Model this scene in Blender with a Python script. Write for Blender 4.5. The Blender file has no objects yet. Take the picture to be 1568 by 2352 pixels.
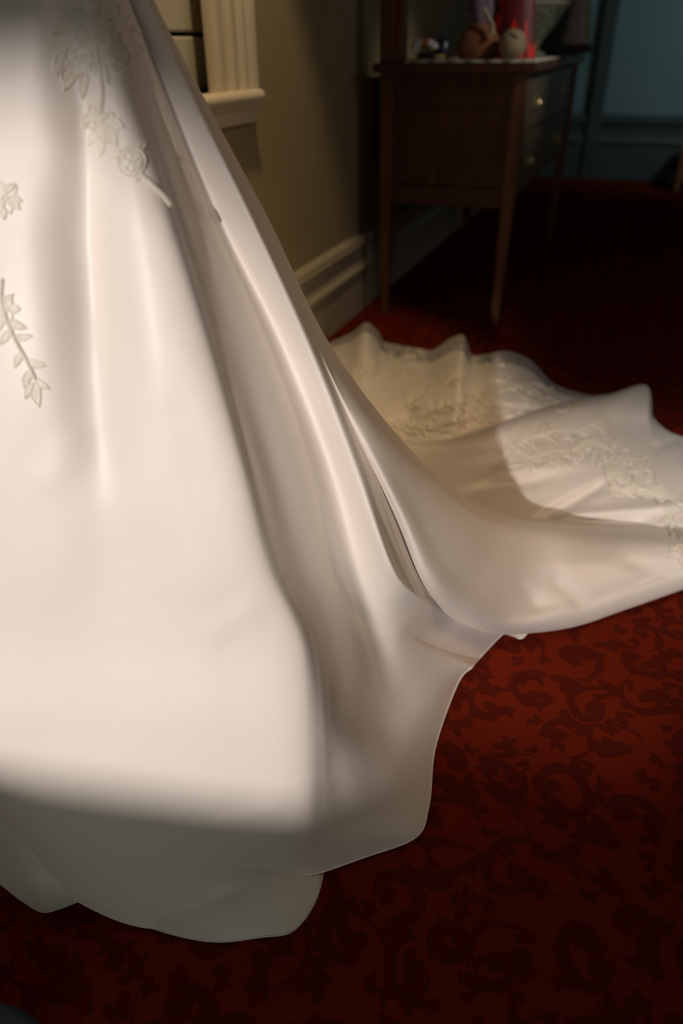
import bpy, bmesh, math, random
import numpy as np
from mathutils import Vector, Matrix
from mathutils.bvhtree import BVHTree

SC = bpy.context.scene
COL = SC.collection
PI = math.pi

# ------------------------------------------------------------------ camera
F, PITCH, ROLL, YAW, H = 1700.0, 0.562929, 0.0117419, 0.374533, 0.82
def cam_rows():
    f0 = np.array([0, math.cos(PITCH), -math.sin(PITCH)]); r0 = np.array([1., 0, 0]); d0 = np.array([0, -math.sin(PITCH), -math.cos(PITCH)])
    c, s = math.cos(ROLL), math.sin(ROLL)
    m = np.stack([c*r0 + s*d0, -s*r0 + c*d0, f0])
    cy, sy = math.cos(YAW), math.sin(YAW)
    return m @ np.array([[cy, sy, 0], [-sy, cy, 0], [0, 0, 1.]])
T = cam_rows()
cd = bpy.data.cameras.new('camera'); cam = bpy.data.objects.new('camera', cd); COL.objects.link(cam)
right, down, fwd = T
cam.matrix_world = Matrix(((right[0], -down[0], -fwd[0], 0), (right[1], -down[1], -fwd[1], 0), (right[2], -down[2], -fwd[2], H), (0, 0, 0, 1)))
cd.sensor_fit = 'VERTICAL'; cd.sensor_height = 36; cd.sensor_width = 24; cd.lens = F/2352*36; cd.clip_start = 0.02
cd.dof.use_dof = True; cd.dof.focus_distance = 0.86; cd.dof.aperture_fstop = 2.8
SC.camera = cam

# ------------------------------------------------------------------ light
SC.view_settings.view_transform = 'Standard'; SC.view_settings.look = 'None'
SC.view_settings.exposure = 0.0; SC.view_settings.gamma = 1.0; SC.view_settings.use_curve_mapping = False
w = bpy.data.worlds.new('world'); SC.world = w; w.use_nodes = True
w.node_tree.nodes['Background'].inputs[0].default_value = (0.55, 0.7, 0.85, 1); w.node_tree.nodes['Background'].inputs[1].default_value = 0.42
def aim(o, loc, tgt):
    o.location = loc; o.rotation_euler = (Vector(tgt) - Vector(loc)).to_track_quat('-Z', 'Y').to_euler()
def spot(name, loc, tgt, power, color, angle, blend, radius):
    l = bpy.data.lights.new(name, 'SPOT'); l.energy = power; l.color = color; l.spot_size = math.radians(angle); l.spot_blend = blend; l.shadow_soft_size = radius
    o = bpy.data.objects.new(name, l); COL.objects.link(o); aim(o, loc, tgt); return o
def area(name, loc, tgt, power, color, sx, sy):
    l = bpy.data.lights.new(name, 'AREA'); l.energy = power; l.color = color; l.shape = 'RECTANGLE'; l.size = sx; l.size_y = sy
    o = bpy.data.objects.new(name, l); COL.objects.link(o); aim(o, loc, tgt); return o
spot('window_light', (-0.15, -2.3, 1.66), (-0.42, 0.75, 0.31), 330, (1.0, 0.91, 0.865), 24, 0.4, 0.037)
spot('wall_wash_fill', (-0.50, 1.35, 2.1), (-0.926, 1.66, 0.4), 44, (1.0, 0.74, 0.42), 46, 0.4, 0.05)  # added fill that warms the left wall; no sconce hangs there
spot('train_pool_fill', (0.75, 0.35, 2.6), (0.38, 1.50, 0.0), 92, (1.0, 0.94, 0.87), 23, 1.0, 0.10)  # added pool of light on the train's right; the ceiling has no fitting
spot('warm_side_fill', (1.3, 1.35, 1.7), (-0.30, 1.2, 0.40), 56, (1.0, 0.64, 0.32), 44, 1.0, 0.25)  # added warm fill for the shaded folds; no floor lamp stands there
spot('tabletop_fill', (0.9, 1.8, 1.7), (-0.50, 2.75, 0.80), 48, (1.0, 0.90, 0.74), 19, 0.8, 0.06)  # added spot to lift the things on the table top, no real fitting
area('low_hem_fill', (0.0, -0.85, 0.38), (-0.3, 0.5, 0.15), 1.7, (0.95, 1.0, 0.86), 0.9, 0.6)  # added low fill for the shaded front hem, not a real opening
area('right_side_fill', (1.9, 1.6, 1.5), (-0.2, 1.6, 0.0), 4.0, (0.95, 0.93, 0.92), 1.0, 1.4)  # added fill for train and far carpet; the right wall has no doorway
spot('far_wall_fill', (1.5, 4.3, 2.3), (0.45, 5.97, 1.0), 65, (0.66, 0.88, 0.92), 60, 1.0, 0.2)  # added cool fill to brighten the far wall

# ------------------------------------------------------------------ helpers
def px(x, y, t=None, z=None):
    d = T.T @ np.array([(x - 784)/F, (y - 1176)/F, 1.0])
    if t is None: t = (z - H)/d[2]
    elif d[2] < 0: t = min(t, (0.003 - H)/d[2])
    return np.array([0, 0, H]) + t*d
def tag(o, label=None, cat=None, group=None, kind=None):
    for k, v in (('label', label), ('category', cat), ('group', group), ('kind', kind)):
        if v: o[k] = v
    return o
def empty(name, loc, label, cat, group=None, rz=0):
    o = bpy.data.objects.new(name, None); COL.objects.link(o); o.location = loc; o.rotation_euler = (0, 0, rz); o.empty_display_size = .05
    return tag(o, label, cat, group)
def link(name, verts, faces, mat, parent=None, smooth=True, world=False):
    me = bpy.data.meshes.new(name)
    if parent is not None and world:
        off = np.array(world_loc(parent)); verts = [tuple(np.array(v) - off) for v in verts]
    me.from_pydata([tuple(map(float, v)) for v in verts], [], [tuple(map(int, f)) for f in faces]); me.update()
    if mat: me.materials.append(mat)
    me.polygons.foreach_set('use_smooth', [smooth]*len(me.polygons))
    o = bpy.data.objects.new(name, me); COL.objects.link(o)
    if parent: o.parent = parent
    return o
def world_loc(o):
    v = Vector(o.location)
    while o.parent: o = o.parent; v += Vector(o.location)
    return v
class MB:
    def __init__(s): s.v = []; s.f = []
    def add(s, v, f):
        b = len(s.v); s.v += [tuple(map(float, p)) for p in v]; s.f += [tuple(i + b for i in q) for q in f]; return s
    def box(s, x0, x1, y0, y1, z0, z1):
        return s.add([(x0, y0, z0), (x1, y0, z0), (x1, y1, z0), (x0, y1, z0), (x0, y0, z1), (x1, y0, z1), (x1, y1, z1), (x0, y1, z1)],
                     [(3, 2, 1, 0), (4, 5, 6, 7), (0, 1, 5, 4), (1, 2, 6, 5), (2, 3, 7, 6), (3, 0, 4, 7)])
    def tube(s, pts, r, n=6, cap=True):
        pts = [Vector(p) for p in pts]; rr = r if hasattr(r, '__len__') else [r]*len(pts); V = []; Fc = []; up = None
        for i, p in enumerate(pts):
            d = (pts[min(i+1, len(pts)-1)] - pts[max(i-1, 0)])
            d = d.normalized() if d.length > 1e-9 else Vector((0, 0, 1))
            if up is None: up = d.orthogonal().normalized()
            up = (up - d*up.dot(d)); up = up.normalized() if up.length > 1e-6 else d.orthogonal().normalized()
            sd = d.cross(up)
            for k in range(n):
                a = 2*PI*k/n; V.append(p + (up*math.cos(a) + sd*math.sin(a))*rr[i])
        for i in range(len(pts)-1):
            for k in range(n): Fc.append((i*n+k, i*n+(k+1) % n, (i+1)*n+(k+1) % n, (i+1)*n+k))
        if cap: Fc += [tuple(range(n-1, -1, -1)), tuple(range((len(pts)-1)*n, len(pts)*n))]
        return s.add(V, Fc)
    def lathe(s, prof, c=(0, 0, 0), n=24, sx=1, sy=1):
        V = []; Fc = []
        for r, z in prof:
            for k in range(n): a = 2*PI*k/n; V.append((c[0] + r*sx*math.cos(a), c[1] + r*sy*math.sin(a), c[2] + z))
        for i in range(len(prof)-1):
            for k in range(n): Fc.append((i*n+k, i*n+(k+1) % n, (i+1)*n+(k+1) % n, (i+1)*n+k))
        Fc += [tuple(range(n-1, -1, -1)), tuple(range((len(prof)-1)*n, len(prof)*n))]
        return s.add(V, Fc)
    def extrude_y(s, prof, y0, y1):         # profile of (x,z), run along y
        n = len(prof); V = [(x, y0, z) for x, z in prof] + [(x, y1, z) for x, z in prof]
        return s.add(V, [(i, (i+1) % n, n+(i+1) % n, n+i) for i in range(n)] + [tuple(range(n-1, -1, -1)), tuple(range(n, 2*n))])
    def prism(s, poly, axis, a, b):         # 2-D polygon pushed along an axis
        n = len(poly)
        mk = {'x': lambda p, k: (k, p[0], p[1]), 'y': lambda p, k: (p[0], k, p[1]), 'z': lambda p, k: (p[0], p[1], k)}[axis]
        return s.add([mk(p, a) for p in poly] + [mk(p, b) for p in poly], [(i, (i+1) % n, n+(i+1) % n, n+i) for i in range(n)] + [tuple(range(n-1, -1, -1)), tuple(range(n, 2*n))])
    def build(s, name, mat, parent=None, smooth=False, bevel=0, world=True):
        o = link(name, s.v, s.f, mat, parent, smooth, world)
        bm = bmesh.new(); bm.from_mesh(o.data); bmesh.ops.recalc_face_normals(bm, faces=bm.faces); bm.to_mesh(o.data); bm.free()
        if bevel:
            m = o.modifiers.new('bevel', 'BEVEL'); m.width = bevel; m.segments = 2; m.limit_method = 'ANGLE'
        if smooth and bevel == 0:
            o.data.set_sharp_from_angle(angle=math.radians(50))
        return o
# ------------------------------------------------------------------ materials
class Nodes:
    def __init__(s, name):
        s.m = bpy.data.materials.new(name); s.m.use_nodes = True; s.t = s.m.node_tree; s.p = s.t.nodes['Principled BSDF']; s.out = s.t.nodes['Material Output']
    def n(s, typ, ins=None, **kw):
        nd = s.t.nodes.new(typ)
        for k, v in kw.items(): setattr(nd, k, v)
        for k, v in (ins or {}).items():
            if isinstance(v, bpy.types.NodeSocket): s.t.links.new(v, nd.inputs[k])
            else: nd.inputs[k].default_value = v
        return nd
    def math(s, op, a, b=None, c=None):
        nd = s.n('ShaderNodeMath', operation=op)
        for i, v in enumerate((a, b, c)):
            if v is None: continue
            if isinstance(v, bpy.types.NodeSocket): s.t.links.new(v, nd.inputs[i])
            else: nd.inputs[i].default_value = v
        return nd.outputs[0]
    def mix(s, fac, a, b):
        nd = s.n('ShaderNodeMix', data_type='RGBA')
        for i, v in ((0, fac), (6, a), (7, b)):
            if isinstance(v, bpy.types.NodeSocket): s.t.links.new(v, nd.inputs[i])
            else: nd.inputs[i].default_value = v if i == 0 else (*v, 1)
        return nd.outputs[2]
    def step(s, v, lo, hi, a=0, b=1):
        return s.n('ShaderNodeMapRange', {0: v, 1: lo, 2: hi, 3: a, 4: b}, interpolation_type='SMOOTHSTEP').outputs[0]
    def set(s, k, v):
        if isinstance(v, bpy.types.NodeSocket): s.t.links.new(v, s.p.inputs[k])
        else: s.p.inputs[k].default_value = v
    def bump(s, h, strength, dist=.002):
        b = s.n('ShaderNodeBump', {'Height': h, 'Strength': strength, 'Distance': dist}); s.t.links.new(b.outputs[0], s.p.inputs['Normal'])
    def obj(s): return s.n('ShaderNodeTexCoord').outputs['Object']
def noise_mat(name, a, b, scale=8, rough=.6, stretch=(1, 1, 1), bump=0, spec=.4, bscale=None, detail=4):
    N = Nodes(name); co = N.n('ShaderNodeMapping', {0: N.obj(), 3: stretch}).outputs[0]
    nz = N.n('ShaderNodeTexNoise', {'Vector': co, 'Scale': scale, 'Detail': detail}).outputs[0]
    N.set('Base Color', N.mix(N.step(nz, .3, .7), a, b)); N.set('Roughness', rough); N.set('Specular IOR Level', spec)
    if bump:
        h = N.n('ShaderNodeTexNoise', {'Vector': co, 'Scale': bscale or scale*4, 'Detail': 3}).outputs[0]; N.bump(h, bump)
    return N.m
M = {}
def satin():
    N = Nodes('ivory_satin'); co = N.obj()
    nz = N.n('ShaderNodeTexNoise', {'Vector': co, 'Scale': 3.0, 'Detail': 3}).outputs[0]
    N.set('Base Color', N.mix(N.step(nz, .3, .7), (.81, .73, .655), (.83, .755, .685)))
    N.set('Roughness', .43); N.set('Specular IOR Level', .55); N.set('Sheen Weight', .15); N.set('Sheen Roughness', .4)
    h = N.n('ShaderNodeTexNoise', {'Vector': co, 'Scale': 1100, 'Detail': 2}).outputs[0]
    h2 = N.n('ShaderNodeTexNoise', {'Vector': co, 'Scale': 12, 'Detail': 2}).outputs[0]
    N.bump(N.math('ADD', N.math('MULTIPLY', h, .12), h2), .35, .004)
    return N.m
M['satin'] = satin()
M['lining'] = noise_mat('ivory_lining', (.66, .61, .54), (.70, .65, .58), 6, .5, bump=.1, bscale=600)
M['lace'] = noise_mat('ivory_lace', (.76, .69, .58), (.86, .80, .70), 120, .6, bump=.5, bscale=500)
def organza():
    N = Nodes('sheer_organza'); co = N.obj()
    nz = N.n('ShaderNodeTexNoise', {'Vector': co, 'Scale': 40, 'Detail': 3}).outputs[0]
    N.set('Base Color', N.mix(N.step(nz, .3, .7), (.52, .50, .47), (.62, .59, .55))); N.set('Roughness', .5)
    N.set('Alpha', N.step(nz, .2, .8, .62, .82))
    return N.m
M['organza'] = organza()
M['wall'] = noise_mat('khaki_wall_paint', (.30, .245, .135), (.33, .27, .15), 3, .75, bump=.06, bscale=180)
M['wall_far'] = noise_mat('blue_grey_wall_paint', (.21, .29, .29), (.24, .32, .32), 2, .75, bump=.05, bscale=150)
M['far_base'] = noise_mat('dark_teal_trim_paint', (.075, .095, .092), (.09, .11, .105), 4, .5)
M['cream'] = noise_mat('cream_gloss_paint', (.62, .54, .40), (.66, .58, .44), 5, .4, bump=.04, bscale=60)
M['skirting'] = noise_mat('skirting_paint', (.43, .37, .26), (.47, .41, .29), 5, .42, bump=.04, bscale=60)
M['blind'] = noise_mat('cream_board_paint', (.47, .44, .34), (.51, .47, .37), 4, .55)
M['gap_shade'] = noise_mat('recess_shade', (.01, .01, .01), (.015, .013, .012), 6, .8)  # near-black colour standing in for shade in the window gap
M['ceiling'] = noise_mat('ceiling_paint', (.42, .40, .36), (.46, .43, .39), 2, .8)
M['wood'] = noise_mat('dark_red_wood', (.050, .017, .010), (.085, .030, .016), 9, .42, (6, 1, .6), bump=.05)
M['wood_leg'] = noise_mat('red_brown_wood', (.10, .038, .018), (.16, .065, .03), 12, .4, (4, 4, .5), bump=.05)
M['wood_front'] = noise_mat('olive_brown_wood', (.085, .060, .035), (.13, .092, .055), 9, .42, (1, 5, .7), bump=.05)
M['wood_orange'] = noise_mat('orange_brown_wood', (.26, .10, .04), (.34, .14, .06), 10, .45, (4, 4, .5))
M['brass'] = noise_mat('aged_brass', (.30, .24, .12), (.42, .34, .18), 30, .35); M['brass'].node_tree.nodes['Principled BSDF'].inputs['Metallic'].default_value = .8
M['runner'] = noise_mat('lace_runner_cloth', (.42, .38, .31), (.62, .57, .48), 90, .8, bump=.6, bscale=200)
M['white'] = noise_mat('white_ceramic', (.62, .62, .58), (.72, .72, .68), 20, .35)
M['orange'] = noise_mat('orange_glaze', (.42, .11, .03), (.52, .15, .05), 20, .4)
M['black'] = noise_mat('black_plastic', (.008, .008, .009), (.014, .014, .015), 20, .5)
M['navy'] = noise_mat('navy_glass', (.012, .016, .028), (.02, .026, .04), 20, .3)
M['pencil'] = noise_mat('yellow_paint', (.42, .27, .07), (.5, .33, .1), 30, .5)
M['paper'] = noise_mat('greenish_paper', (.27, .25, .18), (.33, .30, .22), 20, .8)
M['sack'] = noise_mat('brown_felt', (.15, .055, .025), (.21, .08, .04), 40, .9, bump=.4, bscale=300)
M['purple'] = noise_mat('purple_tissue', (.12, .085, .13), (.17, .12, .18), 30, .6, bump=.3)
M['beige'] = noise_mat('beige_clay', (.25, .20, .13), (.31, .25, .165), 30, .75, bump=.2)
M['cord'] = noise_mat('pale_cord', (.26, .21, .14), (.34, .28, .19), 80, .8)
M['speckle'] = noise_mat('grey_speckled_fabric', (.16, .15, .125), (.40, .38, .32), 150, .85, bump=.4, bscale=300)
M['shoe'] = noise_mat('navy_leather', (.03, .05, .075), (.04, .065, .09), 30, .4)
def pot_glass():
    N = Nodes('grey_green_glass'); co = N.obj(); nz = N.n('ShaderNodeTexNoise', {'Vector': co, 'Scale': 60, 'Detail': 4}).outputs[0]
    N.set('Base Color', N.mix(N.step(nz, .35, .65), (.09, .105, .085), (.19, .21, .17))); N.set('Roughness', .25); N.bump(nz, .4)
    return N.m
M['glass'] = pot_glass()
def flames():
    N = Nodes('dark_red_wrap_with_flames'); co = N.obj()
    mp = N.n('ShaderNodeMapping', {0: co, 3: (1, 1, .28)}).outputs[0]
    nz = N.n('ShaderNodeTexNoise', {'Vector': mp, 'Scale': 42, 'Detail': 2, 'Distortion': .6}).outputs[0]
    c1 = N.mix(N.step(nz, .54, .60), (.10, .008, .012), (.62, .015, .012))
    N.set('Base Color', N.mix(N.step(nz, .66, .72), c1, (.75, .12, .05))); N.set('Roughness', .3)
    return N.m
M['flame'] = flames()
def carpet():
    N = Nodes('red_scroll_carpet'); co = N.obj()
    wob = N.n('ShaderNodeTexNoise', {'Vector': co, 'Scale': 14, 'Detail': 1}).outputs['Color']
    off = N.n('ShaderNodeVectorMath', {0: wob, 1: (.5, .5, .5)}, operation='SUBTRACT').outputs[0]
    off = N.n('ShaderNodeVectorMath', {0: off, 1: (.035, .035, 0)}, operation='MULTIPLY').outputs[0]
    P = N.n('ShaderNodeVectorMath', {0: co, 1: off}, operation='ADD').outputs[0]
    mask = None
    def layer(scale, shift, kind):
        Q = N.n('ShaderNodeVectorMath', {0: P, 1: shift}, operation='ADD').outputs[0]
        Q = N.n('ShaderNodeVectorMath', {0: Q, 1: (1, 1, 0)}, operation='MULTIPLY').outputs[0]
        vo = N.n('ShaderNodeTexVoronoi', {'Vector': Q, 'Scale': scale, 'Randomness': .75}, voronoi_dimensions='2D')
        L = N.n('ShaderNodeVectorMath', {0: Q, 1: vo.outputs['Position']}, operation='SUBTRACT').outputs[0]
        sep = N.n('ShaderNodeSeparateXYZ', {0: L}); x, y = sep.outputs[0], sep.outputs[1]
        r = N.math('MULTIPLY', N.n('ShaderNodeVectorMath', {0: L}, operation='LENGTH').outputs['Value'], scale)
        cr = N.n('ShaderNodeSeparateColor', {0: vo.outputs['Color']})
        th = N.math('ADD', N.math('ARCTAN2', y, x), N.math('MULTIPLY', cr.outputs[0], 6.283))
        if kind == 'scroll':    # a spiral tendril with a bulb at its eye
            s_ = N.math('SINE', N.math('ADD', th, N.math('MULTIPLY', r, 11.0)))
            a = N.step(s_, .35, .6); ring = N.math('MULTIPLY', N.step(r, .10, .16), N.step(r, .62, .50))
            a = N.math('MULTIPLY', a, ring); eye = N.step(r, .15, .10)
            return N.math('MAXIMUM', a, eye)
        if kind == 'leaf':      # a lobed acanthus leaf, one side larger
            lob = N.math('ABSOLUTE', N.math('SINE', N.math('MULTIPLY', th, 2.5)))
            env = N.math('MULTIPLY_ADD', N.math('COSINE', th), .17, .20)
            rad = N.math('MULTIPLY', env, N.math('MULTIPLY_ADD', lob, .75, .45))
            return N.step(N.math('SUBTRACT', rad, r), -.03, .03)
    m1 = layer(12.0, (.0, .0, 0), 'scroll'); m2 = layer(16.0, (.37, .21, 0), 'leaf'); m3 = layer(24.0, (.11, .53, 0), 'leaf')
    mask = N.math('MAXIMUM', N.math('MAXIMUM', m1, m2), m3)
    fine = N.n('ShaderNodeTexNoise', {'Vector': co, 'Scale': 700, 'Detail': 2}).outputs[0]
    big = N.n('ShaderNodeTexNoise', {'Vector': co, 'Scale': 2.2, 'Detail': 2}).outputs[0]
    red = N.mix(big, (.18, .0165, .005), (.23, .023, .007))
    c = N.mix(N.math('MULTIPLY', mask, .72), red, (.075, .010, .005))
    N.set('Base Color', N.mix(N.math('MULTIPLY', fine, .35), c, (.05, .008, .006)))
    N.set('Roughness', .95); N.set('Specular IOR Level', .02)
    N.bump(N.math('ADD', fine, N.math('MULTIPLY', mask, -.6)), .6, .004)
    return N.m
M['carpet'] = carpet()

# ------------------------------------------------------------------ room
XW, YF, YB, XR, ZC = -0.926, 5.97, -1.0, 2.1, 2.7
def struct(o, label=None): o['kind'] = 'structure'; return tag(o, label)
struct(MB().box(XW-.15, XR+.15, YB-.12, YF+.15, -.08, 0).build('floor', M['carpet']), 'dark red carpet with a scrolling leaf pattern')
struct(MB().box(XW-.15, XR+.15, YB-.12, YF+.15, ZC, ZC+.08).build('ceiling', M['ceiling']))
WY0, WY1, WZ0, WZ1 = 0.62, 1.74, .735, 2.05      # opening of the window in the left wall
lw = MB(); lw.box(XW-.15, XW, YB, WY0, 0, ZC); lw.box(XW-.15, XW, WY1, YF, 0, ZC); lw.box(XW-.15, XW, WY0, WY1, 0, WZ0); lw.box(XW-.15, XW, WY0, WY1, WZ1, ZC)
struct(lw.build('wall_left', M['wall']), 'khaki painted wall behind the dress')
struct(MB().box(XW-.15, XR+.15, YF, YF+.12, 0, ZC).build('wall_far', M['wall_far']), 'blue-grey wall at the far end of the room')
struct(MB().box(XR, XR+.12, YB, YF, 0, ZC).build('wall_right', M['wall']))
bw = MB(); BX0, BX1, BZ0, BZ1 = -.9, 1.6, .915, 2.2
bw.box(XW-.15, BX0, YB-.12, YB, 0, ZC); bw.box(BX1, XR+.12, YB-.12, YB, 0, ZC); bw.box(BX0, BX1, YB-.12, YB, 0, BZ0); bw.box(BX0, BX1, YB-.12, YB, BZ1, ZC)
struct(bw.build('wall_back', M['wall']))
w2 = bpy.data.objects.new('window_2', None); COL.objects.link(w2); w2.location = (0, YB, BZ0); w2['kind'] = 'structure'
MB().prism([(BX0, 1.287), (-.33, 1.287), (-.265, 1.298), (-.225, 1.265), (-.19, 1.22), (-.14, 1.19), (0, 1.168), (BX1, 1.15), (BX1, BZ1), (BX0, BZ1)], 'y', YB-.11, YB-.10).build('light_blocker', M['blind'], w2)  # unseen sheet added, its edge cut to keep key light off the table
MB().box(BX0-.03, BX1+.03, YB-.12, YB+.06, BZ0-.03, BZ0).build('sill', M['cream'], w2)
# skirting boards: a tall profile with a flat, a bead and a double cap
def skirt_prof(x, s, k=1.0):
    p = [(0, 0), (.022, 0), (.022, .142), (.030, .146), (.031, .156), (.022, .164), (.018, .17), (.018, .222), (.026, .228), (.030, .236), (.025, .243), (.028, .249), (.022, .259), (.0, .262)]
    return [(x + s*a, b*k) for a, b in p]
struct(MB().extrude_y(skirt_prof(XW, 1), YB, YF).build('baseboard_left', M['skirting'], smooth=True), 'cream moulded skirting board under the khaki wall')
fb = MB(); pr = skirt_prof(0, 1, 1.55)
fb.add([(XW, YF - a, b) for a, b in pr] + [(XR, YF - a, b) for a, b in pr], [(i, (i+1) % len(pr), len(pr)+(i+1) % len(pr), len(pr)+i) for i in range(len(pr))])
struct(fb.build('baseboard_far', M['far_base'], smooth=True), 'dark blue-grey skirting board at the far wall')
struct(MB().box(-.50, -.40, YF-.03, YF, 0, 2.1).box(-.48, -.46, YF-.045, YF-.03, 0, 2.1).build('trim_1', M['far_base']), 'dark upright casing on the far wall behind the table')

# ------------------------------------------------------------------ window on the left wall
win = bpy.data.objects.new('window_1', None); COL.objects.link(win); win.location = (XW, 1.2, .7); win['kind'] = 'structure'
tag(win, 'cream panelled window above the khaki wall beside the dress')
# fluted casing: a stepped, grooved profile running up beside the opening
prof = [(0, 1.655), (.012, 1.655), (.030, 1.660), (.036, 1.672), (.030, 1.690), (.024, 1.700), (.024, 1.722), (.034, 1.727), (.038, 1.738), (.034, 1.749), (.026, 1.755),
        (.026, 1.775), (.036, 1.781), (.040, 1.793), (.036, 1.805), (.026, 1.811), (.040, 1.826), (.040, 1.852), (.030, 1.858), (0, 1.858)]
prof = [(a*.75, 1.605 + (y-1.655)*.92) for a, y in prof]
def casing(pr): return MB().prism([(XW + a, y) for a, y in pr], 'z', .735, 2.25)
casing(prof).build('casing', M['cream'], win, smooth=True)
casing([(a, 2*1.18 - y) for a, y in prof]).build('casing', M['cream'], win, smooth=True)
MB().box(XW, XW+.026, .57, 1.795, 2.05, 2.25).build('head_casing', M['cream'], win, bevel=.004)
nose = [(XW-.12, .735), (XW+.036, .735), (XW+.044, .731), (XW+.047, .722), (XW+.044, .713), (XW+.036, .708), (XW+.032, .704), (XW+.030, .699), (XW+.026, .695), (XW+.0, .695)]
MB().extrude_y(nose, .55, 1.782).build('sill', M['cream'], win, smooth=True)
MB().extrude_y([(XW, .695), (XW+.024, .695), (XW+.026, .684), (XW+.022, .668), (XW, .664)], .58, 1.775).build('apron', M['cream'], win, smooth=True)
for k in range(5):       # cream boards that close the window, one above the other
    z0 = .739 + k*.26 if k else .739
    za, zb = (.740, .838) if k == 0 else (.846 + (k-1)*.26, .846 + k*.26 - .008)
    MB().box(XW-.060, XW-.042, .64, 1.703, za, min(zb, 2.03)).build('board', M['blind'], win, bevel=.004)
MB().box(XW-.14, XW-.09, .62, 1.74, .735, 2.05).build('sash_back', M['gap_shade'], win)  # sheet coloured near-black for the shade behind the boards
MB().box(XW-.088, XW-.03, 1.715, 1.74, .736, 2.05).build('jamb', M['gap_shade'], win)  # coloured near-black as the shade in the gap by the casing

# ------------------------------------------------------------------ dressing table
TX0, TX1, TY0, TY1, TZ = -.840, -.385, 2.49, 3.84, .772
tab = empty('dressing_table', (-.61, 3.16, 0), 'dark wooden dressing table with drawers and tapered legs against the khaki wall', 'table')
MB().box(TX0-.015, TX1+.018, TY0-.02, TY1+.02, TZ-.026, TZ).build('table_top', M['wood'], tab, bevel=.006)
def leg(x, y, sx, sy):
    a, b = .021, .013
    V = [];
    for z, h, ox, oy in ((0, b, 0, 0), (.36, a*.95, -sx*.004, -sy*.004), (.43, a, -sx*.004, -sy*.004), (TZ-.026, a, -sx*.004, -sy*.004)):
        V += [(x+ox-h, y+oy-h, z), (x+ox+h, y+oy-h, z), (x+ox+h, y+oy+h, z), (x+ox-h, y+oy+h, z)]
    Fc = [(3, 2, 1, 0), (12, 13, 14, 15)]
    for i in range(3):
        for k in range(4): Fc.append((i*4+k, i*4+(k+1) % 4, i*4+4+(k+1) % 4, i*4+4+k))
    MB().add(V, Fc).build('leg', M['wood_leg'], tab, bevel=.003)
leg(-.815, 2.525, 1, -1); leg(-.418, 2.525, -1, -1); leg(-.815, 3.81, 1, 1); leg(-.412, 3.81, -1, 1)
e = MB().box(-.80, -.43, 2.522, 2.534, .43, .745); e.build('end_panel', M['wood'], tab)
MB().box(-.80, -.43, 2.512, 2.536, .374, .432).build('end_rail', M['wood'], tab, bevel=.003)
MB().box(-.80, -.43, 2.512, 2.536, .655, .662).box(-.80, -.43, 2.512, 2.536, .72, .746).build('end_rail', M['wood'], tab, bevel=.002)
MB().box(-.80, -.43, 3.79, 3.81, .374, .745).build('back_end_panel', M['wood'], tab)
MB().box(-.82, -.805, 2.54, 3.80, .374, .745).build('back_panel', M['wood'], tab)
MB().box(-.435, -.415, 2.545, 3.79, .392, .745).build('carcase', M['wood_front'], tab)
# curved bracket under the drawers beside the near leg
arc = [(2.545, .395), (2.545, .345)] + [(2.545 + .17*math.sin(k/8*PI/2), .345 + .05*(1-math.cos(k/8*PI/2))) for k in range(1, 9)] + [(3.0, .395)]
MB().prism(arc, 'x', -.432, -.414).build('bracket', M['wood_front'], tab)
def drawer(y0, y1, z0, z1, handles):
    d = MB().box(-.416, -.402, y0, y1, z0, z1).build('drawer', M['wood_front'], tab, bevel=.003)
    for hy in handles:
        zc = (z0+z1)/2; h = MB()
        h.box(-.402, -.399, hy-.04, hy+.04, zc-.018, zc+.022)
        for s in (-1, 1): h.lathe([(.0, 0), (.008, 0), (.008, .008), (0, .01)], (-.397, hy+s*.03, zc+.006), 8)
        pts = [(-.396, hy-.032, zc+.008), (-.388, hy-.03, zc-.008), (-.384, hy-.012, zc-.017), (-.384, hy+.012, zc-.017), (-.388, hy+.03, zc-.008), (-.396, hy+.032, zc+.008)]
        h.tube(pts, .0035, 6).build('handle', M['brass'], d)
    return d
drawer(2.556, 3.10, .585, .735, (2.77,)); drawer(2.556, 3.10, .405, .572, (2.75,)); drawer(3.115, 3.78, .585, .735, (3.45,)); drawer(3.115, 3.78, .405, .572, (3.45,))
# upright mirror support at the wall side
MB().box(-.842, -.772, 2.50, 2.535, TZ, 1.25).box(-.79, -.765, 2.495, 2.54, TZ, 1.25).build('mirror_post', M['wood_leg'], tab, bevel=.004)
# ------------------------------------------------------------------ things on the table
rn = MB(); n = 40; V = []; Fc = []
outl = []
for i in range(61):
    u = i/60; outl.append((-.755 + .35*u, 2.482 + .006*math.sin(u*40), 0))
for i in range(1, 90):
    u = i/89; outl.append((-.392 + .006*math.sin(i*.9) + .012, 2.486 + 1.0*u, 0))
outl += [(-.755, 3.486, 0)]
top = [(x, y, TZ + .007) for x, y, z in outl]; bot = [(x, y, TZ + .001) for x, y, z in outl]; k = len(outl)
rn.add(top + bot, [tuple(range(k))] + [(i, i+k, (i+1) % k + k, (i+1) % k) for i in range(k)] + [tuple(range(2*k-1, k-1, -1))])
tag(rn.build('table_runner', M['runner']), 'white lace runner laid on the dark dressing table', 'runner')
TT = TZ + .0075
def on(x, y, yy):        # point seen at this pixel on the upright plane at world y = yy
    d = T.T @ np.array([(x-784)/F, (y-1176)/F, 1.0]); return np.array([0, 0, H]) + d*(yy/d[1])
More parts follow.
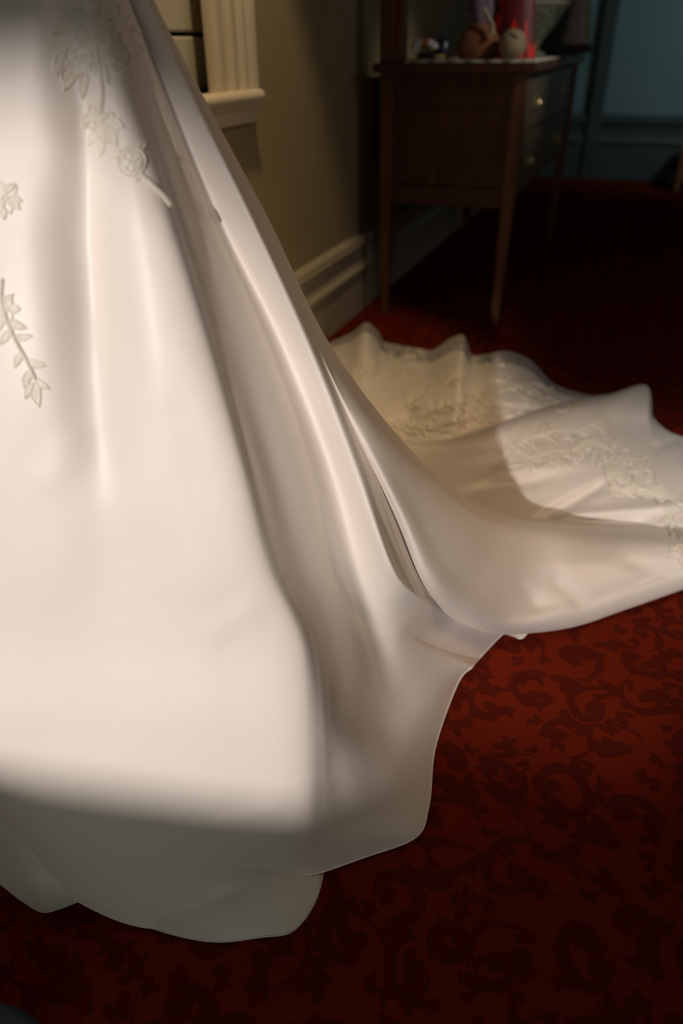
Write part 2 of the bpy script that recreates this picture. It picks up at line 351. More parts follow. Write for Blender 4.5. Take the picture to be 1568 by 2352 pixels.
# striped curved ornament
o_ = empty('ornament', (float(on(975, 105, 2.56)[0]), 2.56, TT), 'small curved white and orange striped ornament at the wall end of the table', 'ornament')
xs0 = o_.location.x
def band(a0, a1, mat, name):
    pts = []; rs = []
    for i in range(9):
        a = a0 + (a1-a0)*i/8; pts.append((xs0 - .034*math.cos(a), 2.56, TT + .017 + .026*math.sin(a)**.8 if math.sin(a) > 0 else TT+.017)); rs.append(.0125)
    MB().tube(pts, rs, 10).build(name, M[mat], o_, smooth=True)
band(.25, 1.35, 'white', 'head'); band(1.35, 1.95, 'orange', 'stripe'); band(1.95, 2.85, 'white', 'tail')
MB().lathe([(0, 0), (.024, 0), (.028, .008), (.020, .018), (0, .02)], (xs0+.003, 2.56, TT), 16).build('base', M['black'], o_, smooth=True)
x_ = float(on(1018, 100, 2.75)[0])
tag(MB().lathe([(0, 0), (.022, 0), (.024, .004), (.024, .045), (.018, .052), (.010, .055), (.010, .066), (0, .067)], (x_, 2.75, TT), 16).build('bottle', M['navy'], smooth=True), 'dark navy bottle in shadow behind the striped ornament', 'bottle')
p0, p1 = on(998, 115, 2.53), on(1052, 104, 2.66)
pn = empty('pencil', (float(p0[0]), 2.53, TT), 'yellow pencil lying on the lace runner beside the brown sack', 'pencil')
a_, b_ = Vector((p0[0], 2.53, TT+.0085)), Vector((p1[0], 2.66, TT+.0085))
MB().tube([a_.lerp(b_, .12), b_], .004, 6).build('shaft', M['pencil'], pn); MB().tube([a_, a_.lerp(b_, .12)], [.0008, .004], 6).build('tip', M['beige'], pn)
tag(MB().prism([(-.755, 2.497), (-.665, 2.489), (-.655, 2.60), (-.745, 2.61)], 'z', TT, TT+.0035).build('envelope', M['paper']), 'greenish paper lying under the pencil on the runner', 'paper')
# brown felt sack with purple tissue and a cord
xs = float(on(1097, 120, 2.58)[0]); sk = empty('gift_sack', (xs, 2.58, TT), 'brown felt sack tied with cord and purple tissue rising from it', 'gift sack')
MB().lathe([(0, 0), (.052, 0), (.064, .012), (.066, .035), (.056, .062), (.038, .080), (.024, .090), (0, .092)], (xs, 2.58, TT), 24, 1, .6).build('sack', M['sack'], sk, smooth=True)
tp = MB(); V = []; ks = 20
for z, r in ((.085, .022), (.11, .036), (.15, .036), (.20, .030), (.24, .024)):
    for k in range(ks):
        a = 2*PI*k/ks; rr = r*(1 + .16*math.sin(5*a + z*30)); V.append((xs - .004 + rr*math.cos(a), 2.595 + rr*.5*math.sin(a), TT + z))
tp.add(V, [(i*ks+k, i*ks+(k+1) % ks, (i+1)*ks+(k+1) % ks, (i+1)*ks+k) for i in range(4) for k in range(ks)]).build('tissue', M['purple'], sk, smooth=True)
MB().tube([(xs+.015, 2.538, TT+.125), (xs+.032, 2.535, TT+.105), (xs+.046, 2.533, TT+.085), (xs+.050, 2.533, TT+.065), (xs+.040, 2.532, TT+.058)], .0065, 8).build('cord', M['cord'], sk, smooth=True)
# red flame wrapped bag
xf = float(on(1172, 120, 2.66)[0]); fl = empty('gift_bag', (xf, 2.66, TT), 'dark red gift bag with bright flame pattern behind the beige ball', 'gift bag')
V = []; ks = 24
for z, r in ((0, .070), (.03, .068), (.08, .060), (.14, .054), (.20, .048), (.26, .046)):
    for k in range(ks):
        a = 2*PI*k/ks; rr = r*(1 + .07*math.sin(4*a+1)); V.append((xf + rr*math.cos(a), 2.665 + rr*.45*math.sin(a), TT + z))
MB().add(V, [(i*ks+k, i*ks+(k+1) % ks, (i+1)*ks+(k+1) % ks, (i+1)*ks+k) for i in range(5) for k in range(ks)] + [tuple(range(ks-1, -1, -1))]).build('bag', M['flame'], fl, smooth=True)
MB().tube([(xf-.03, 2.65, TT+.258), (xf-.02, 2.648, TT+.31), (xf+.02, 2.648, TT+.31), (xf+.03, 2.65, TT+.258)], .003, 6).build('handle', M['cord'], fl)
# beige ball with a slit
xb = float(on(1175, 120, 2.535)[0]); bl = empty('clay_ball', (xb, 2.535, TT), 'round beige clay ball with a dark slit on the table corner', 'ball')
R_ = .040; V = []; prof = [(R_*math.sin(PI*k/14), R_ - R_*math.cos(PI*k/14)) for k in range(15)]
MB().lathe([(max(r, .0002), z*.94) for r, z in prof], (xb, 2.535, TT), 28).build('body', M['beige'], bl, smooth=True)
sl = []
for k in range(7):
    a = -.15 + .75*k/6; d = Vector((math.sin(a)*.75 - .02, -.72, .62 - .35*k/6)).normalized(); sl.append((xb + d.x*R_*1.0, 2.535 + d.y*R_*1.0, TT + .0376 + d.z*R_*.95))
MB().tube(sl, .0028, 6).build('slit', M['black'], bl)
# glass bowl with a pale rim
xg = float(on(1225, 90, 2.95)[0]); gb = empty('glass_bowl', (xg, 2.95, TT), 'flared grey-green patterned glass bowl behind the red bag', 'bowl')
MB().lathe([(0, 0), (.040, 0), (.042, .012), (.020, .022), (.030, .045), (.062, .085), (.098, .137), (.104, .147), (.096, .147), (.058, .09), (.0, .05)], (xg, 2.95, TT), 32).build('bowl', M['glass'], gb, smooth=True)
MB().tube([(xg + .101*math.cos(2*PI*k/36), 2.95 + .101*math.sin(2*PI*k/36), TT+.148) for k in range(37)], .005, 6).build('rim', M['speckle'], gb, smooth=True)
# grey speckled flared ornament on a black stand
xo = float(on(1322, 80, 3.15)[0]); go = empty('table_lamp', (xo, 3.15, TT), 'grey speckled flared shade on a black base at the table front edge', 'lamp')
MB().lathe([(.0005, .03), (.052, .034), (.053, .042), (.047, .075), (.039, .12), (.034, .17), (.0005, .172)], (xo, 3.15, TT), 24).build('shade', M['speckle'], go, smooth=True)
MB().prism([(xo-.16, TT+.012), (xo-.05, TT), (xo+.0, TT+.0), (xo+.058, TT+.010), (xo+.060, TT+.032), (xo-.045, TT+.040), (xo-.03, TT+.17), (xo-.055, TT+.17), (xo-.10, TT+.10), (xo-.155, TT+.035)], 'y', 3.11, 3.19).build('base', M['black'], go, bevel=.006)
# a piece of furniture cut off at the right
cb = empty('chest', (.5, 5.5, 0), 'low orange-brown wooden chest cut off at the right edge by the far wall', 'chest')
x0 = float(on(1553, 400, 5.55)[0])
MB().box(x0, x0+.6, 5.55, 5.9, .06, .24).build('body', M['wood_orange'], cb, bevel=.006)
for lx, ly in ((x0+.02, 5.57), (x0+.58, 5.57), (x0+.02, 5.88), (x0+.58, 5.88)):
    MB().box(lx-.02, lx+.02, ly-.02, ly+.02, 0, .06).build('leg', M['wood_orange'], cb, bevel=.004)
p = px(1541, 414, z=.012)
tag(MB().lathe([(0, 0), (.016, 0), (.02, .008), (.016, .02), (0, .024)], (p[0], p[1], .0), 12).build('door_stop', M['white'], smooth=True), 'small pale door stop on the carpet by the far skirting board', 'door stop')
# navy shoe tip at the bottom left
p = px(-40, 2420, z=.03)
sh = MB(); ks = 20; V = []
for z, a, b in ((0, .062, .045), (.006, .066, .048), (.02, .064, .046), (.035, .055, .038), (.045, .038, .026), (.049, .002, .002)):
    for k in range(ks): t_ = 2*PI*k/ks; V.append((p[0] + a*math.cos(t_), p[1] + b*math.sin(t_), z))
sh.add(V, [(i*ks+k, i*ks+(k+1) % ks, (i+1)*ks+(k+1) % ks, (i+1)*ks+k) for i in range(5) for k in range(ks)] + [tuple(range(ks-1, -1, -1))])
SHOE = sh.build('shoe', M['shoe'], smooth=True); tag(SHOE, 'dark navy shoe toe cut off at the bottom left corner', 'shoe')

# ------------------------------------------------------------------ wedding dress
def hermite(P, n, axis):
    P = np.moveaxis(P, axis, 0); d = np.linalg.norm(np.diff(P, axis=0), axis=-1)
    h = d.reshape(len(d), -1).mean(1); h = np.maximum(h, .3*h.mean()*.3); s = np.concatenate([[0], np.cumsum(h)])
    sh_ = (-1,) + (1,)*(P.ndim-1)
    dl = np.diff(P, axis=0)/h.reshape(sh_); m = np.zeros_like(P); m[0] = dl[0]; m[-1] = dl[-1]
    hw = h.reshape(sh_); m[1:-1] = (hw[1:]*dl[:-1] + hw[:-1]*dl[1:])/(hw[1:] + hw[:-1])
    # equal number of samples in every span keeps the tight folds fine
    per = np.maximum(2, np.round(n*h/h.sum()*.5 + n/len(h)*.5)).astype(int); out = []
    for i in range(len(h)):
        for u in np.arange(per[i])/per[i]:
            out.append((2*u**3-3*u**2+1)*P[i] + (u**3-2*u**2+u)*h[i]*m[i] + (-2*u**3+3*u**2)*P[i+1] + (u**3-u**2)*h[i]*m[i+1])
    out.append(P[-1]); return np.moveaxis(np.array(out), 0, axis)
def sheet(rows, nr, nc, creases=()):
    P = np.array(rows, float); P = hermite(P, nr, 0); P = hermite(P, nc, 1)
    C = np.array([0, 0, H])
    if creases:
        v = (P - C) @ T.T; X = v[..., 0]/v[..., 2]*F + 784; Y = v[..., 1]/v[..., 2]*F + 1176; dep = np.zeros(X.shape)
        for x0, y0, x1, y1, wd, amp in creases:        # a soft dent or ridge running along a line
            dx, dy = x1-x0, y1-y0; L = math.hypot(dx, dy); a = ((X-x0)*dx + (Y-y0)*dy)/L/L; b = ((X-x0)*dy - (Y-y0)*dx)/L
            f = np.exp(-(b/wd)**2)*np.exp(-(np.maximum(0, np.abs(a-.5)-.35)/.22)**2); dep += amp*f
        P = P + (P - C)*(dep/v[..., 2])[..., None]
    P[..., 2] = np.maximum(P[..., 2], .003)
    return P
def grid_faces(R, C, c0=0, c1=None):
    c1 = C-1 if c1 is None else c1
    return [(i*C+j, i*C+j+1, (i+1)*C+j+1, (i+1)*C+j) for i in range(R-1) for j in range(c0, c1)]
dress = empty('wedding_dress', (-.45, .75, 0), 'ivory satin wedding dress with lace appliques and a train spread over the carpet', 'dress')
SURF = []
def cloth(name, P, mat, thick=.0012, flip=False, c0=0, c1=None):
    R, C = P.shape[:2]; fc = grid_faces(R, C, c0, c1)
    if flip: fc = [f[::-1] for f in fc]
    o = link(name, P.reshape(-1, 3), fc, mat, dress, True, True)
    if c0 or c1:
        bm = bmesh.new(); bm.from_mesh(o.data); bmesh.ops.delete(bm, geom=[v for v in bm.verts if not v.link_faces], context='VERTS'); bm.to_mesh(o.data); bm.free()
    SURF.append((P.reshape(-1, 3), fc))
    return o
def K(t, *pts): return [px(x, y, t=tt) for (x, y), tt in zip(pts, t)]
def row(y, xs, ts, wl): # wl: two world points closing the skirt on the wall side
    pts = [np.array(wl[0]), np.array(wl[1])]
    for i, x in enumerate(xs):
        xx, yy = x if isinstance(x, tuple) else (x, y)
        pts.append(px(xx, yy, t=ts[i]))
    return pts
A = [
 row(-620, [-40, 0, 20, 40, 60, 80, 95, 97, 110, 120, 130, 145, 152, 158, 162, 166, 170],
     [.56, .56, .562, .565, .568, .575, .583, .585, .592, .598, .605, .612, .611, .61, .616, .63, .66], [(-.71, .70, 1.04), (-.61, .60, 1.04)]),
 row(-260, [-60, 0, 30, 60, 90, 115, 130, 132, 150, 165, 185, 205, 215, 225, 229, 234, 238],
     [.53, .53, .535, .54, .545, .555, .565, .570, .58, .59, .60, .61, .607, .605, .61, .625, .66], [(-.74, .66, .98), (-.60, .55, .98)]),
 row(0, [0, 80, 130, 170, 205, 227, 237, 243, 258, 275, 290, 303, 318, 333, 341, 345, 349],
     [.545, .545, .555, .56, .565, .575, .583, .588, .596, .604, .613, .622, .619, .617, .625, .640, .68], [(-.76, .64, .86), (-.62, .52, .86)]),
 row(250, [0, 100, 180, 232, 275, 312, 327, 336, 352, 370, 386, 402, 428, 450, 462, 470, 476],
     [.565, .567, .578, .575, .575, .588, .60, .606, .617, .627, .637, .647, .643, .640, .65, .674, .72], [(-.78, .61, .68), (-.64, .48, .68)]),
 row(500, [0, 110, 200, 255, 330, 392, 409, 420, 440, 465, 487, 507, 540, 570, 585, 594, 601],
     [.58, .582, .591, .587, .585, .598, .613, .620, .637, .654, .672, .685, .675, .668, .677, .694, .735], [(-.80, .585, .53), (-.66, .45, .53)]),
 row(800, [0, 110, 215, 280, 370, 478, 501, 516, 545, 585, 622, 653, 682, 706, 725, 736, 746],
     [.60, .602, .612, .61, .605, .618, .635, .646, .665, .687, .708, .727, .713, .702, .714, .737, .785], [(-.83, .56, .38), (-.66, .425, .38)]),
 row(1070, [0, 120, 230, 310, 420, 553, 577, 594, 625, 672, 718, 758, 786, 811, 836, 852, 868],
     [.63, .632, .636, .635, .635, .643, .660, .670, .693, .717, .745, .772, .752, .737, .753, .770, .83], [(-.84, .55, .27), (-.67, .405, .27)]),
 row(1300, [0, 130, 250, 350, 480, 614, 642, 660, 695, 745, 785, 822, 862, (897, 1310), (922, 1322), (945, 1332), (985, 1348)],
     [.66, .66, .666, .663, .66, .672, .690, .704, .733, .768, .80, .825, .806, .787, .817, .848, .93], [(-.85, .54, .19), (-.68, .39, .19)]),
 row(1480, [0, 130, 250, 360, 500, 690, 719, 735, 765, 810, (842, 1470), (870, 1455), (910, 1430), (953, 1393), (985, 1386), (1010, 1388), (1040, 1402)],
     [.685, .685, .687, .685, .685, .70, .722, .738, .768, .812, .855, .885, .885, .89, .92, .98, 1.06], [(-.86, .535, .12), (-.68, .38, .12)]),
 row(1680, [0, 130, 250, 360, 520, 702, 739, 757, 790, (840, 1675), (890, 1640), (925, 1570), (945, 1475), (966, 1463), (1030, 1421), (1055, 1422), (1080, 1432)],
     [.705, .705, .705, .703, .703, .715, .735, .752, .790, .855, .92, .95, .94, .968, 1.035, 1.09, 1.15], [(-.87, .53, .06), (-.68, .37, .06)]),
 row(1880, [(0, 1820), (110, 1860), 240, 360, 540, 705, (742, 1875), (780, 1872), (850, 1855), (910, 1800), (950, 1690), (992, 1602), (1008, 1505), (1026, 1491), (1085, 1437), (1110, 1442), (1130, 1442)],
     [.74, .735, .735, .735, .737, .755, .78, .81, .85, .895, .965, 1.02, 1.02, 1.052, 1.10, 1.15, 1.2], [(-.875, .53, .03), (-.68, .36, .03)]),
]
hem = [px(60, 1962, z=.045), px(180, 2070, z=.02), px(340, 2130, z=.006), px(450, 2104, z=.022), px(560, 2048, z=.035), px(690, 2011, z=.03), px(742, 2002, z=.02), px(830, 1971, z=.012), px(950, 1926, z=.008),
       px(984, 1852, z=.01), px(1002, 1706, z=.008), px(1056, 1560, z=.006), px(1084, 1532, z=.03), px(1100, 1513, z=.006), px(1160, 1453, z=.008), px(1190, 1466, z=.004), px(1213, 1453, z=.006)]
A.append([np.array((-.88, .53, .004)), np.array((-.69, .355, .03))] + hem)
crA = [(205, 250, 222, 760, 46, .009), (165, 480, 240, 1080, 66, .010), (300, 60, 420, 430, 14, .004),
       (95, 1120, 190, 1000, 40, -.0012), (480, 1460, 590, 1390, 30, -.0016), (500, 1890, 640, 1855, 18, -.002)]
PA = sheet(A, 205, 230, crA); skirt = cloth('skirt', PA, M['satin'])
B = [
 K([.66, .63, .617, .618, .622, .629, .64, .665, .73], (161, -620), (164, -620), (166, -620), (168, -620), (171, -620), (174, -620), (177, -620), (179, -620), (172, -620)),
 K([.66, .625, .612, .613, .617, .624, .635, .66, .74], (228, -260), (231, -260), (233, -260), (236, -260), (239, -260), (242, -260), (245, -260), (247, -260), (240, -260)),
 K([.66, .634, .6265, .632, .638, .647, .66, .675, .76], (335, 0), (339, 0), (341.5, 0), (344, 0), (346, 0), (349, 0), (352, 0), (354, 0), (346, 0)),
 K([.685, .660, .6545, .662, .671, .682, .693, .71, .81], (455, 250), (461, 250), (465, 250), (469, 250), (472, 250), (476, 250), (479, 250), (482, 250), (472, 250)),
 K([.71, .687, .6805, .686, .697, .711, .728, .745, .84], (576, 500), (583, 500), (588, 500), (592, 500), (598, 500), (605, 500), (611, 500), (615, 500), (605, 500)),
 K([.755, .727, .720, .730, .743, .757, .772, .797, .92], (716, 800), (723, 800), (729, 800), (736, 800), (744, 800), (751, 800), (757, 800), (763, 800), (755, 800)),
 K([.785, .758, .749, .747, .76, .786, .822, .87, 1.0], (806, 1000), (815, 1000), (822, 1000), (834, 999), (853, 994), (874, 990), (892, 985), (902, 990), (898, 982)),
 K([.865, .833, .823, .806, .838, .878, .925, .99, 1.17], (893, 1202), (903, 1198), (912, 1193), (927, 1186), (955, 1165), (985, 1140), (1008, 1118), (1022, 1117), (1020, 1104)),
 K([.99, .94, .91, .868, .903, .945, 1.0, 1.08, 1.28], (950, 1347), (955, 1347), (963, 1342), (986, 1318), (1020, 1285), (1055, 1240), (1080, 1190), (1095, 1168), (1095, 1155)),
 K([1.12, 1.06, 1.035, .99, 1.03, 1.075, 1.13, 1.21, 1.44], (1040, 1420), (1046, 1424), (1056, 1420), (1077, 1396), (1110, 1355), (1145, 1305), (1170, 1240), (1185, 1197), (1185, 1185)),
 K([1.22, 1.185, 1.15, 1.118, 1.145, 1.175, 1.21, 1.28, 1.5], (1155, 1448), (1162, 1456), (1174, 1456), (1187, 1430), (1215, 1390), (1245, 1330), (1265, 1255), (1280, 1207), (1280, 1195)),
 K([1.235, 1.21, 1.19, 1.165, 1.175, 1.195, 1.235, 1.32, 1.55], (1290, 1434), (1293, 1443), (1299, 1443), (1302, 1413), (1310, 1380), (1325, 1325), (1340, 1260), (1350, 1213), (1350, 1200)),
 K([1.26, 1.24, 1.225, 1.21, 1.215, 1.23, 1.26, 1.35, 1.58], (1435, 1388), (1439, 1398), (1446, 1396), (1450, 1366), (1455, 1340), (1465, 1300), (1475, 1255), (1480, 1220), (1480, 1205)),
 K([1.30, 1.28, 1.265, 1.25, 1.255, 1.265, 1.29, 1.38, 1.6], (1573, 1340), (1577, 1351), (1584, 1348), (1588, 1322), (1592, 1302), (1598, 1277), (1602, 1252), (1606, 1229), (1606, 1215)),
 K([1.36, 1.34, 1.33, 1.31, 1.315, 1.32, 1.34, 1.42, 1.6], (1733, 1290), (1737, 1300), (1744, 1298), (1748, 1278), (1752, 1266), (1758, 1256), (1762, 1246), (1766, 1236), (1766, 1226)),
 K([1.42, 1.41, 1.40, 1.39, 1.395, 1.40, 1.41, 1.45, 1.6], (1893, 1237), (1897, 1246), (1904, 1244), (1908, 1236), (1912, 1231), (1918, 1227), (1922, 1223), (1926, 1217), (1926, 1208)),
]
crB = [(1190, 1330, 1235, 1400, 18, .006), (1270, 1330, 1335, 1380, 18, .006), (1330, 1395, 1500, 1325, 14, .005), (1240, 1300, 1420, 1290, 26, -.004), (1440, 1290, 1568, 1330, 16, .005)]
PB = sheet(B, 185, 90, crB); cloth('train_fold', PB, M['satin'])
def Z(*pts): return [px(x, y, z=z) for x, y, z in pts]
Cn = [
 Z((860, 1110, .12), (880, 1075, .11), (895, 1050, .10), (906, 1030, .10), (915, 1019, .10), (918, 1004, .01)),
 Z((1000, 1170, .03), (1008, 1120, .07), (1015, 1075, .085), (1019, 1040, .10), (1022, 1015, .105), (1022, 998, .01)),
 Z((1105, 1235, .02), (1113, 1150, .05), (1118, 1090, .07), (1121, 1035, .10), (1124, 990, .115), (1126, 972, .01)),
 Z((1240, 1262, .01), (1245, 1180, .03), (1248, 1090, .065), (1251, 1000, .09), (1254, 947, .095), (1256, 930, .005)),
 Z((1370, 1282, .0), (1375, 1192, .03), (1378, 1100, .055), (1383, 1000, .06), (1387, 922, .085), (1390, 906, .005)),
 Z((1470, 1290, .0), (1470, 1200, .03), (1472, 1110, .045), (1476, 1000, .035), (1488, 900, .075), (1493, 908, .02)),
 Z((1510, 1296, .0), (1510, 1206, .03), (1508, 1120, .045), (1505, 1030, .035), (1496, 968, .03), (1501, 962, .003)),
 Z((1560, 1300, .0), (1560, 1212, .03), (1560, 1135, .04), (1556, 1065, .04), (1546, 1005, .02), (1550, 998, .003)),
 Z((1700, 1312, .0), (1700, 1230, .03), (1700, 1150, .04), (1690, 1080, .04), (1680, 1018, .02), (1685, 1010, .003)),
 Z((1930, 1300, .0), (1930, 1240, .012), (1925, 1190, .02), (1910, 1140, .02), (1885, 1085, .012), (1888, 1078, .003)),
]
crC = [(1240, 1195, 1380, 1115, 12, .020), (1290, 1185, 1560, 1160, 12, -.012), (1330, 1200, 1480, 1200, 9, .012), (1390, 975, 1490, 975, 26, .016), (1130, 1090, 1350, 1060, 16, -.010), (1080, 1130, 1250, 1100, 14, .010),
       (1500, 1030, 1560, 1010, 10, .012), (1180, 1020, 1330, 990, 12, .006), (1400, 1130, 1540, 1150, 8, .008)]
PC = sheet(Cn, 130, 100, crC); cloth('train', PC, M['satin'])
Dn = [
 Z((700, 880, .02), (725, 850, .02), (742, 820, .015), (748, 803, .01), (752, 790, .004)),
 Z((760, 930, .03), (783, 870, .035), (796, 815, .04), (801, 790, .04), (806, 766, .03)),
 Z((790, 960, .04), (825, 885, .05), (840, 810, .075), (845, 770, .085), (848, 743, .075)),
 Z((815, 970, .04), (845, 895, .045), (860, 830, .055), (866, 790, .045), (870, 765, .03)),
 Z((845, 990, .04), (863, 905, .04), (873, 840, .03), (876, 810, .02), (878, 783, .006)),
 Z((930, 1030, .04), (945, 935, .05), (953, 870, .035), (958, 835, .02), (962, 801, .006)),
 Z((955, 1035, .05), (970, 940, .07), (978, 880, .05), (983, 840, .02), (987, 806, .004)),
 Z((1000, 1040, .06), (1020, 950, .10), (1034, 870, .11), (1040, 815, .09), (1042, 774, .06)),
 Z((1025, 1038, .06), (1045, 950, .11), (1056, 870, .125), (1060, 815, .11), (1062, 770, .085)),
 Z((1060, 1030, .05), (1075, 950, .08), (1081, 885, .075), (1084, 845, .05), (1087, 817, .02)),
 Z((1090, 1025, .05), (1100, 945, .08), (1106, 880, .065), (1109, 842, .04), (1112, 815, .015)),
 Z((1130, 1010, .04), (1140, 940, .075), (1147, 875, .065), (1150, 838, .045), (1152, 808, .03)),
 Z((1200, 990, .03), (1207, 930, .055), (1211, 885, .055), (1214, 855, .045), (1217, 828, .03)),
 Z((1255, 975, .02), (1260, 945, .03), (1264, 915, .03), (1266, 897, .025), (1269, 881, .012)),
 Z((1340, 960, .01), (1343, 943, .02), (1346, 928, .02), (1347, 918, .018), (1349, 908, .012)),
 Z((1400, 942, .005), (1400, 934, .008), (1400, 925, .008), (1400, 920, .008), (1400, 914, .005)),
]
crD = [(930, 960, 1100, 905, 9, .016), (960, 1000, 1180, 940, 8, .014), (1000, 920, 1110, 880, 8, .012), (1040, 985, 1250, 960, 7, .014), (900, 930, 1000, 860, 12, -.010), (1120, 930, 1260, 945, 7, .012), (1080, 900, 1180, 840, 9, -.010), (870, 980, 1000, 950, 9, .010)]
PD = sheet(Dn, 200, 90, crD)
ce = int(PD.shape[1]*.80); cloth('train_ruffle', PD, M['satin'], c1=ce); cloth('organza_edge', PD, M['organza'], c0=ce)
En = [
 Z((230, 1990, .10), (225, 2050, .04), (215, 2076, .012), (210, 2082, .006)),
 Z((320, 1990, .10), (310, 2060, .05), (302, 2105, .014), (300, 2113, .004)),
 Z((420, 1980, .10), (412, 2060, .05), (404, 2130, .014), (400, 2147, .004)),
 Z((520, 1970, .10), (512, 2060, .05), (503, 2140, .014), (500, 2163, .004)),
 Z((610, 1950, .10), (608, 2040, .045), (602, 2120, .014), (600, 2152, .004)),
 Z((670, 1930, .09), (672, 2020, .035), (670, 2100, .012), (667, 2141, .004)),
 Z((700, 1920, .07), (705, 2000, .03), (704, 2070, .014), (700, 2110, .008)),
 Z((720, 1910, .05), (728, 1970, .025), (730, 2020, .016), (728, 2060, .012)),
 Z((735, 1900, .03), (742, 1940, .02), (744, 1975, .014), (743, 2004, .010)),
]
PE = sheet(En, 70, 40, [(380, 2110, 560, 2040, 22, -.004)]); cloth('lining', PE, M['lining'])
Fn = [
 Z((-160, 1800, .14), (-170, 1880, .07), (-180, 1920, .02), (-180, 1940, .004)),
 Z((0, 1880, .12), (0, 1950, .06), (0, 2010, .014), (0, 2030, .004)),
 Z((60, 1900, .11), (60, 1980, .06), (58, 2055, .014), (58, 2074, .004)),
 Z((105, 1910, .10), (103, 2000, .05), (101, 2075, .014), (100, 2095, .004)),
 Z((145, 1930, .08), (145, 2010, .04), (143, 2070, .014), (142, 2085, .006)),
 Z((190, 1960, .06), (190, 2020, .03), (188, 2055, .014), (186, 2068, .010)),
]
PF = sheet(Fn, 50, 40); cloth('lining', PF, M['lining'])
# rolled hem edges
def edging(path, r, mat='satin'):
    MB().tube(path, r, 6).build('hem_edging', M[mat], dress, smooth=True)
edging(PA[-1, 20:], .0011); edging(PE[:, -1], .0009, 'lining'); edging(PF[:, -1], .0009, 'lining'); edging(PD[:, -1], .001, 'organza')

# ------------------------------------------------------------------ lace appliques laid on the cloth
vv = []; ff = []
for P_, f_ in SURF:
    b = len(vv); vv += [Vector(p) for p in P_]; ff += [tuple(i + b for i in q) for q in f_]
BV = BVHTree.FromPolygons(vv, ff)
NEAR = 0
def hit(x, y, off=.001):
    d = Vector(T.T @ np.array([(x-784)/F, (y-1176)/F, 1.0])).normalized(); o = Vector((0, 0, H))
    loc, nrm, i, dist = BV.ray_cast(o, d)
    if loc is None: return None
    if nrm.dot(d) > 0: nrm = -nrm
    if nrm.dot(d) > -.12 or dist < NEAR: return None
    return loc + nrm*off, dist
def cordline(mb, pts, r, closed=False):
    q = []; last = None
    for x, y in pts:
        h = hit(x, y, r*.6)
        if h is None or (last is not None and abs(h[1]-last) > .05): continue
        last = h[1]; q.append(h[0])
    if len(q) > 2: mb.tube(q, r, 5)
def leaf(mb, x, y, ang, L, wd, r=.0009, fill=True, bend=0.):
    ca, sa = math.cos(ang), math.sin(ang); edge = []
    for s in (1, -1):
        rng = range(0, 8) if s == 1 else range(6, 0, -1)
        for k in rng:
            u = k/7; a = L*u; b = s*wd*math.sin(PI*u**.8) + bend*L*math.sin(PI*u)
            edge.append((x + ca*a - sa*b, y + sa*a + ca*b))
    cordline(mb, edge + edge[:1], r)
    if fill:
        h = [hit(*p, r*.5) for p in edge]; c = hit(x + ca*L*.5 - sa*bend*L, y + sa*L*.5 + ca*bend*L, r*1.4)
        if c and all(h) and max(abs(a[1]-c[1]) for a in h) < .03:
            mb.add([c[0]] + [a[0] for a in h], [(0, 1+i, 1+(i+1) % len(h)) for i in range(len(h))])
def flower(mb, x, y, R, n=5, a0=0., sq=1., r=.0009):
    for k in range(n):
        a = a0 + 2*PI*k/n; leaf(mb, x + .2*R*math.cos(a), y + .2*R*sq*math.sin(a), math.atan2(sq*math.sin(a), math.cos(a)), R, R*.34, r, k % 2 == 0)
    cordline(mb, [(x + .18*R*math.cos(2*PI*k/8), y + .18*R*sq*math.sin(2*PI*k/8)) for k in range(9)], r*1.2)
def stem(mb, pts, r=.0012, n=8):
    P2 = np.array(pts, float); q = []
    for i in range(len(P2)-1):
        for u in np.arange(n)/n:
            m0 = (P2[i+1]-P2[max(i-1, 0)])/2; m1 = (P2[min(i+2, len(P2)-1)]-P2[i])/2
            q.append((2*u**3-3*u**2+1)*P2[i] + (u**3-2*u**2+u)*m0 + (-2*u**3+3*u**2)*P2[i+1] + (u**3-u**2)*m1)
    q.append(P2[-1]); cordline(mb, q, r)
def done(mb): mb.build('lace_applique', M['lace'], dress, smooth=True)
# spray at the upper front
m = MB()
flower(m, 215, 130, 42, 6, .3); flower(m, 160, 150, 34, 5, .8); flower(m, 280, 110, 38, 5, .1); flower(m, 190, 60, 36, 5, .5); flower(m, 250, 50, 36, 6, 0)
for x, y, a, L in ((210, 120, 2.0, 60), (225, 130, 1.2, 70), (250, 130, .75, 75), (180, 160, 2.2, 60), (140, 120, 1.8, 55), (200, 170, 1.75, 58), (205, 40, -1.9, 50), (290, 100, .9, 45), (160, 60, 2.6, 45), (260, 70, -.8, 50), (300, 60, .3, 40)):
    leaf(m, x, y, a, L, L*.17, bend=.08)
stem(m, [(222, 120), (231, 170), (236, 220), (232, 262)], .0018)
done(m)
m = MB(); flower(m, 235, 290, 34, 6, .2); flower(m, 222, 265, 22, 5, .2)
for x, y, a, L in ((235, 300, 1.6, 55), (225, 300, 2.1, 40), (250, 285, 1.2, 55), (260, 270, .8, 35), (205, 260, 1.9, 38), (240, 330, 1.9, 34)): leaf(m, x, y, a, L, L*.2, bend=.06)
done(m)
m = MB()
for R2 in (34, 24): cordline(m, [(302 + R2*.9*math.cos(2*PI*k/20), 372 + R2*math.sin(2*PI*k/20)) for k in range(21)], .001)
flower(m, 300, 372, 22, 5, .4); leaf(m, 275, 345, 2.3, 26, 6); leaf(m, 318, 345, -.9, 24, 6); leaf(m, 322, 390, 1.9, 28, 7)
stem(m, [(322, 402), (350, 428), (372, 450), (388, 472)], .0019); done(m)
m = MB(); flower(m, 12, 455, 32, 6, .2); leaf(m, 20, 460, .7, 34, 8); leaf(m, 10, 440, -.6, 30, 7); leaf(m, 5, 475, 1.4, 30, 7); done(m)
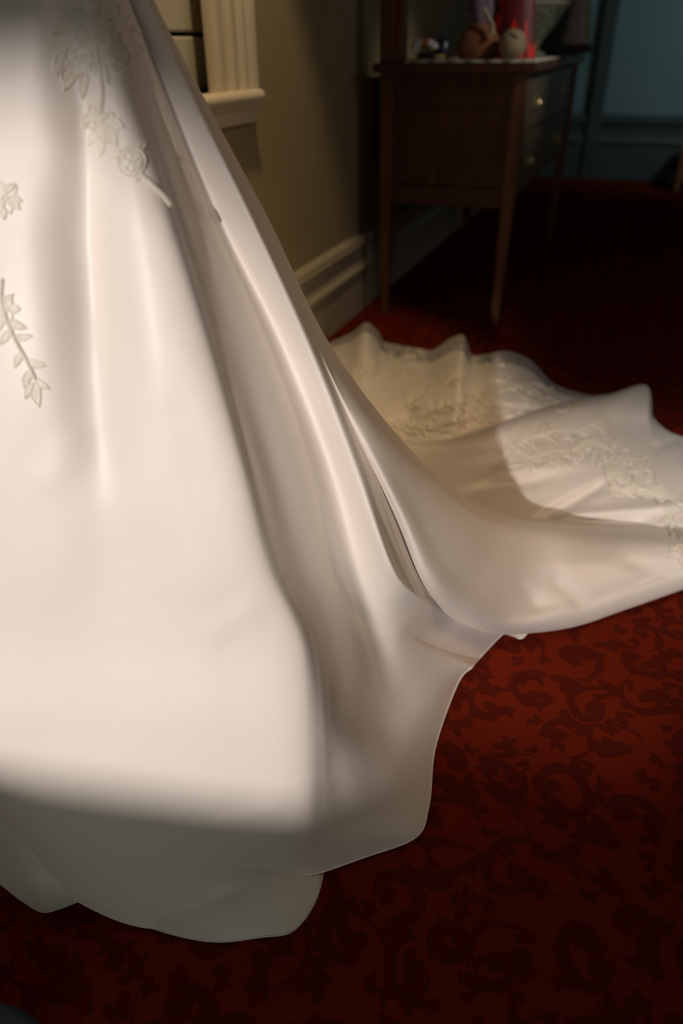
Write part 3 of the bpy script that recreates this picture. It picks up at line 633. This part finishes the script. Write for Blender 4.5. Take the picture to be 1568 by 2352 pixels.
m = MB(); stem(m, [(5, 640), (4, 690), (18, 740), (40, 790), (62, 830), (80, 870)], .0016)
for x, y, a, L in ((5, 690, -.5, 30), (15, 735, .4, 50), (10, 720, 1.9, 45), (32, 775, -.1, 42), (25, 760, 2.2, 40), (50, 810, 2.0, 38), (60, 830, .2, 45), (70, 850, 1.9, 44), (82, 872, .6, 38), (80, 875, 1.4, 60), (75, 880, 2.0, 40)): leaf(m, x, y, a, L, L*.18, bend=.05)
flower(m, 15, 710, 26, 5, 0); done(m)
rnd = random.Random(5); NEAR = 1.25
def spray(paths, dens, L0, L1, r=.0011):
    m = MB(); r *= 1.35
    for path in paths:
        stem(m, path, r*1.2)
        P2 = np.array(path, float)
        for i in range(len(P2)-1):
            seg = P2[i+1]-P2[i]; n = max(1, int(np.hypot(*seg)*dens))
            for k in range(n):
                q = P2[i] + seg*rnd.random(); a = math.atan2(seg[1], seg[0]) + rnd.choice((-1, 1))*rnd.uniform(.4, 1.5)
                L = rnd.uniform(L0, L1); leaf(m, q[0], q[1], a, L, L*rnd.uniform(.13, .24), r, rnd.random() < .75, rnd.uniform(-.12, .12))
    done(m)
spray([[(1150, 1040), (1200, 1010), (1260, 990), (1330, 985), (1372, 960)], [(1180, 1060), (1260, 1040), (1330, 1030)]], .14, 22, 42, .0013)
spray([[(1290, 1050), (1340, 1015), (1390, 1030), (1430, 1060)], [(1370, 1010), (1400, 1070), (1410, 1110)], [(1390, 1090), (1440, 1085), (1485, 1080)], [(1395, 1140), (1450, 1120), (1500, 1130)]], .16, 22, 46, .0013)
spray([[(1450, 1110), (1510, 1140), (1568, 1160), (1620, 1180)], [(1520, 1165), (1545, 1200), (1590, 1215)]], .18, 22, 44, .0013)
spray([[(1130, 1075), (1200, 1068), (1300, 1045)]], .12, 18, 34, .0012)
spray([[(1540, 1250), (1560, 1280), (1600, 1290)]], .2, 16, 30, .0011)
spray([[(800, 880), (850, 845), (910, 820), (970, 815)], [(830, 870), (900, 850), (960, 840)]], .16, 14, 26, .0016)
spray([[(930, 930), (1000, 900), (1060, 850), (1100, 840), (1140, 830)], [(960, 960), (1040, 930), (1120, 915)], [(1100, 870), (1170, 880), (1220, 905)]], .15, 16, 30, .0016)
spray([[(1040, 970), (1140, 945), (1240, 935), (1330, 925)], [(1150, 900), (1220, 880), (1260, 900)], [(880, 980), (960, 985), (1060, 990)]], .14, 16, 28, .0016)
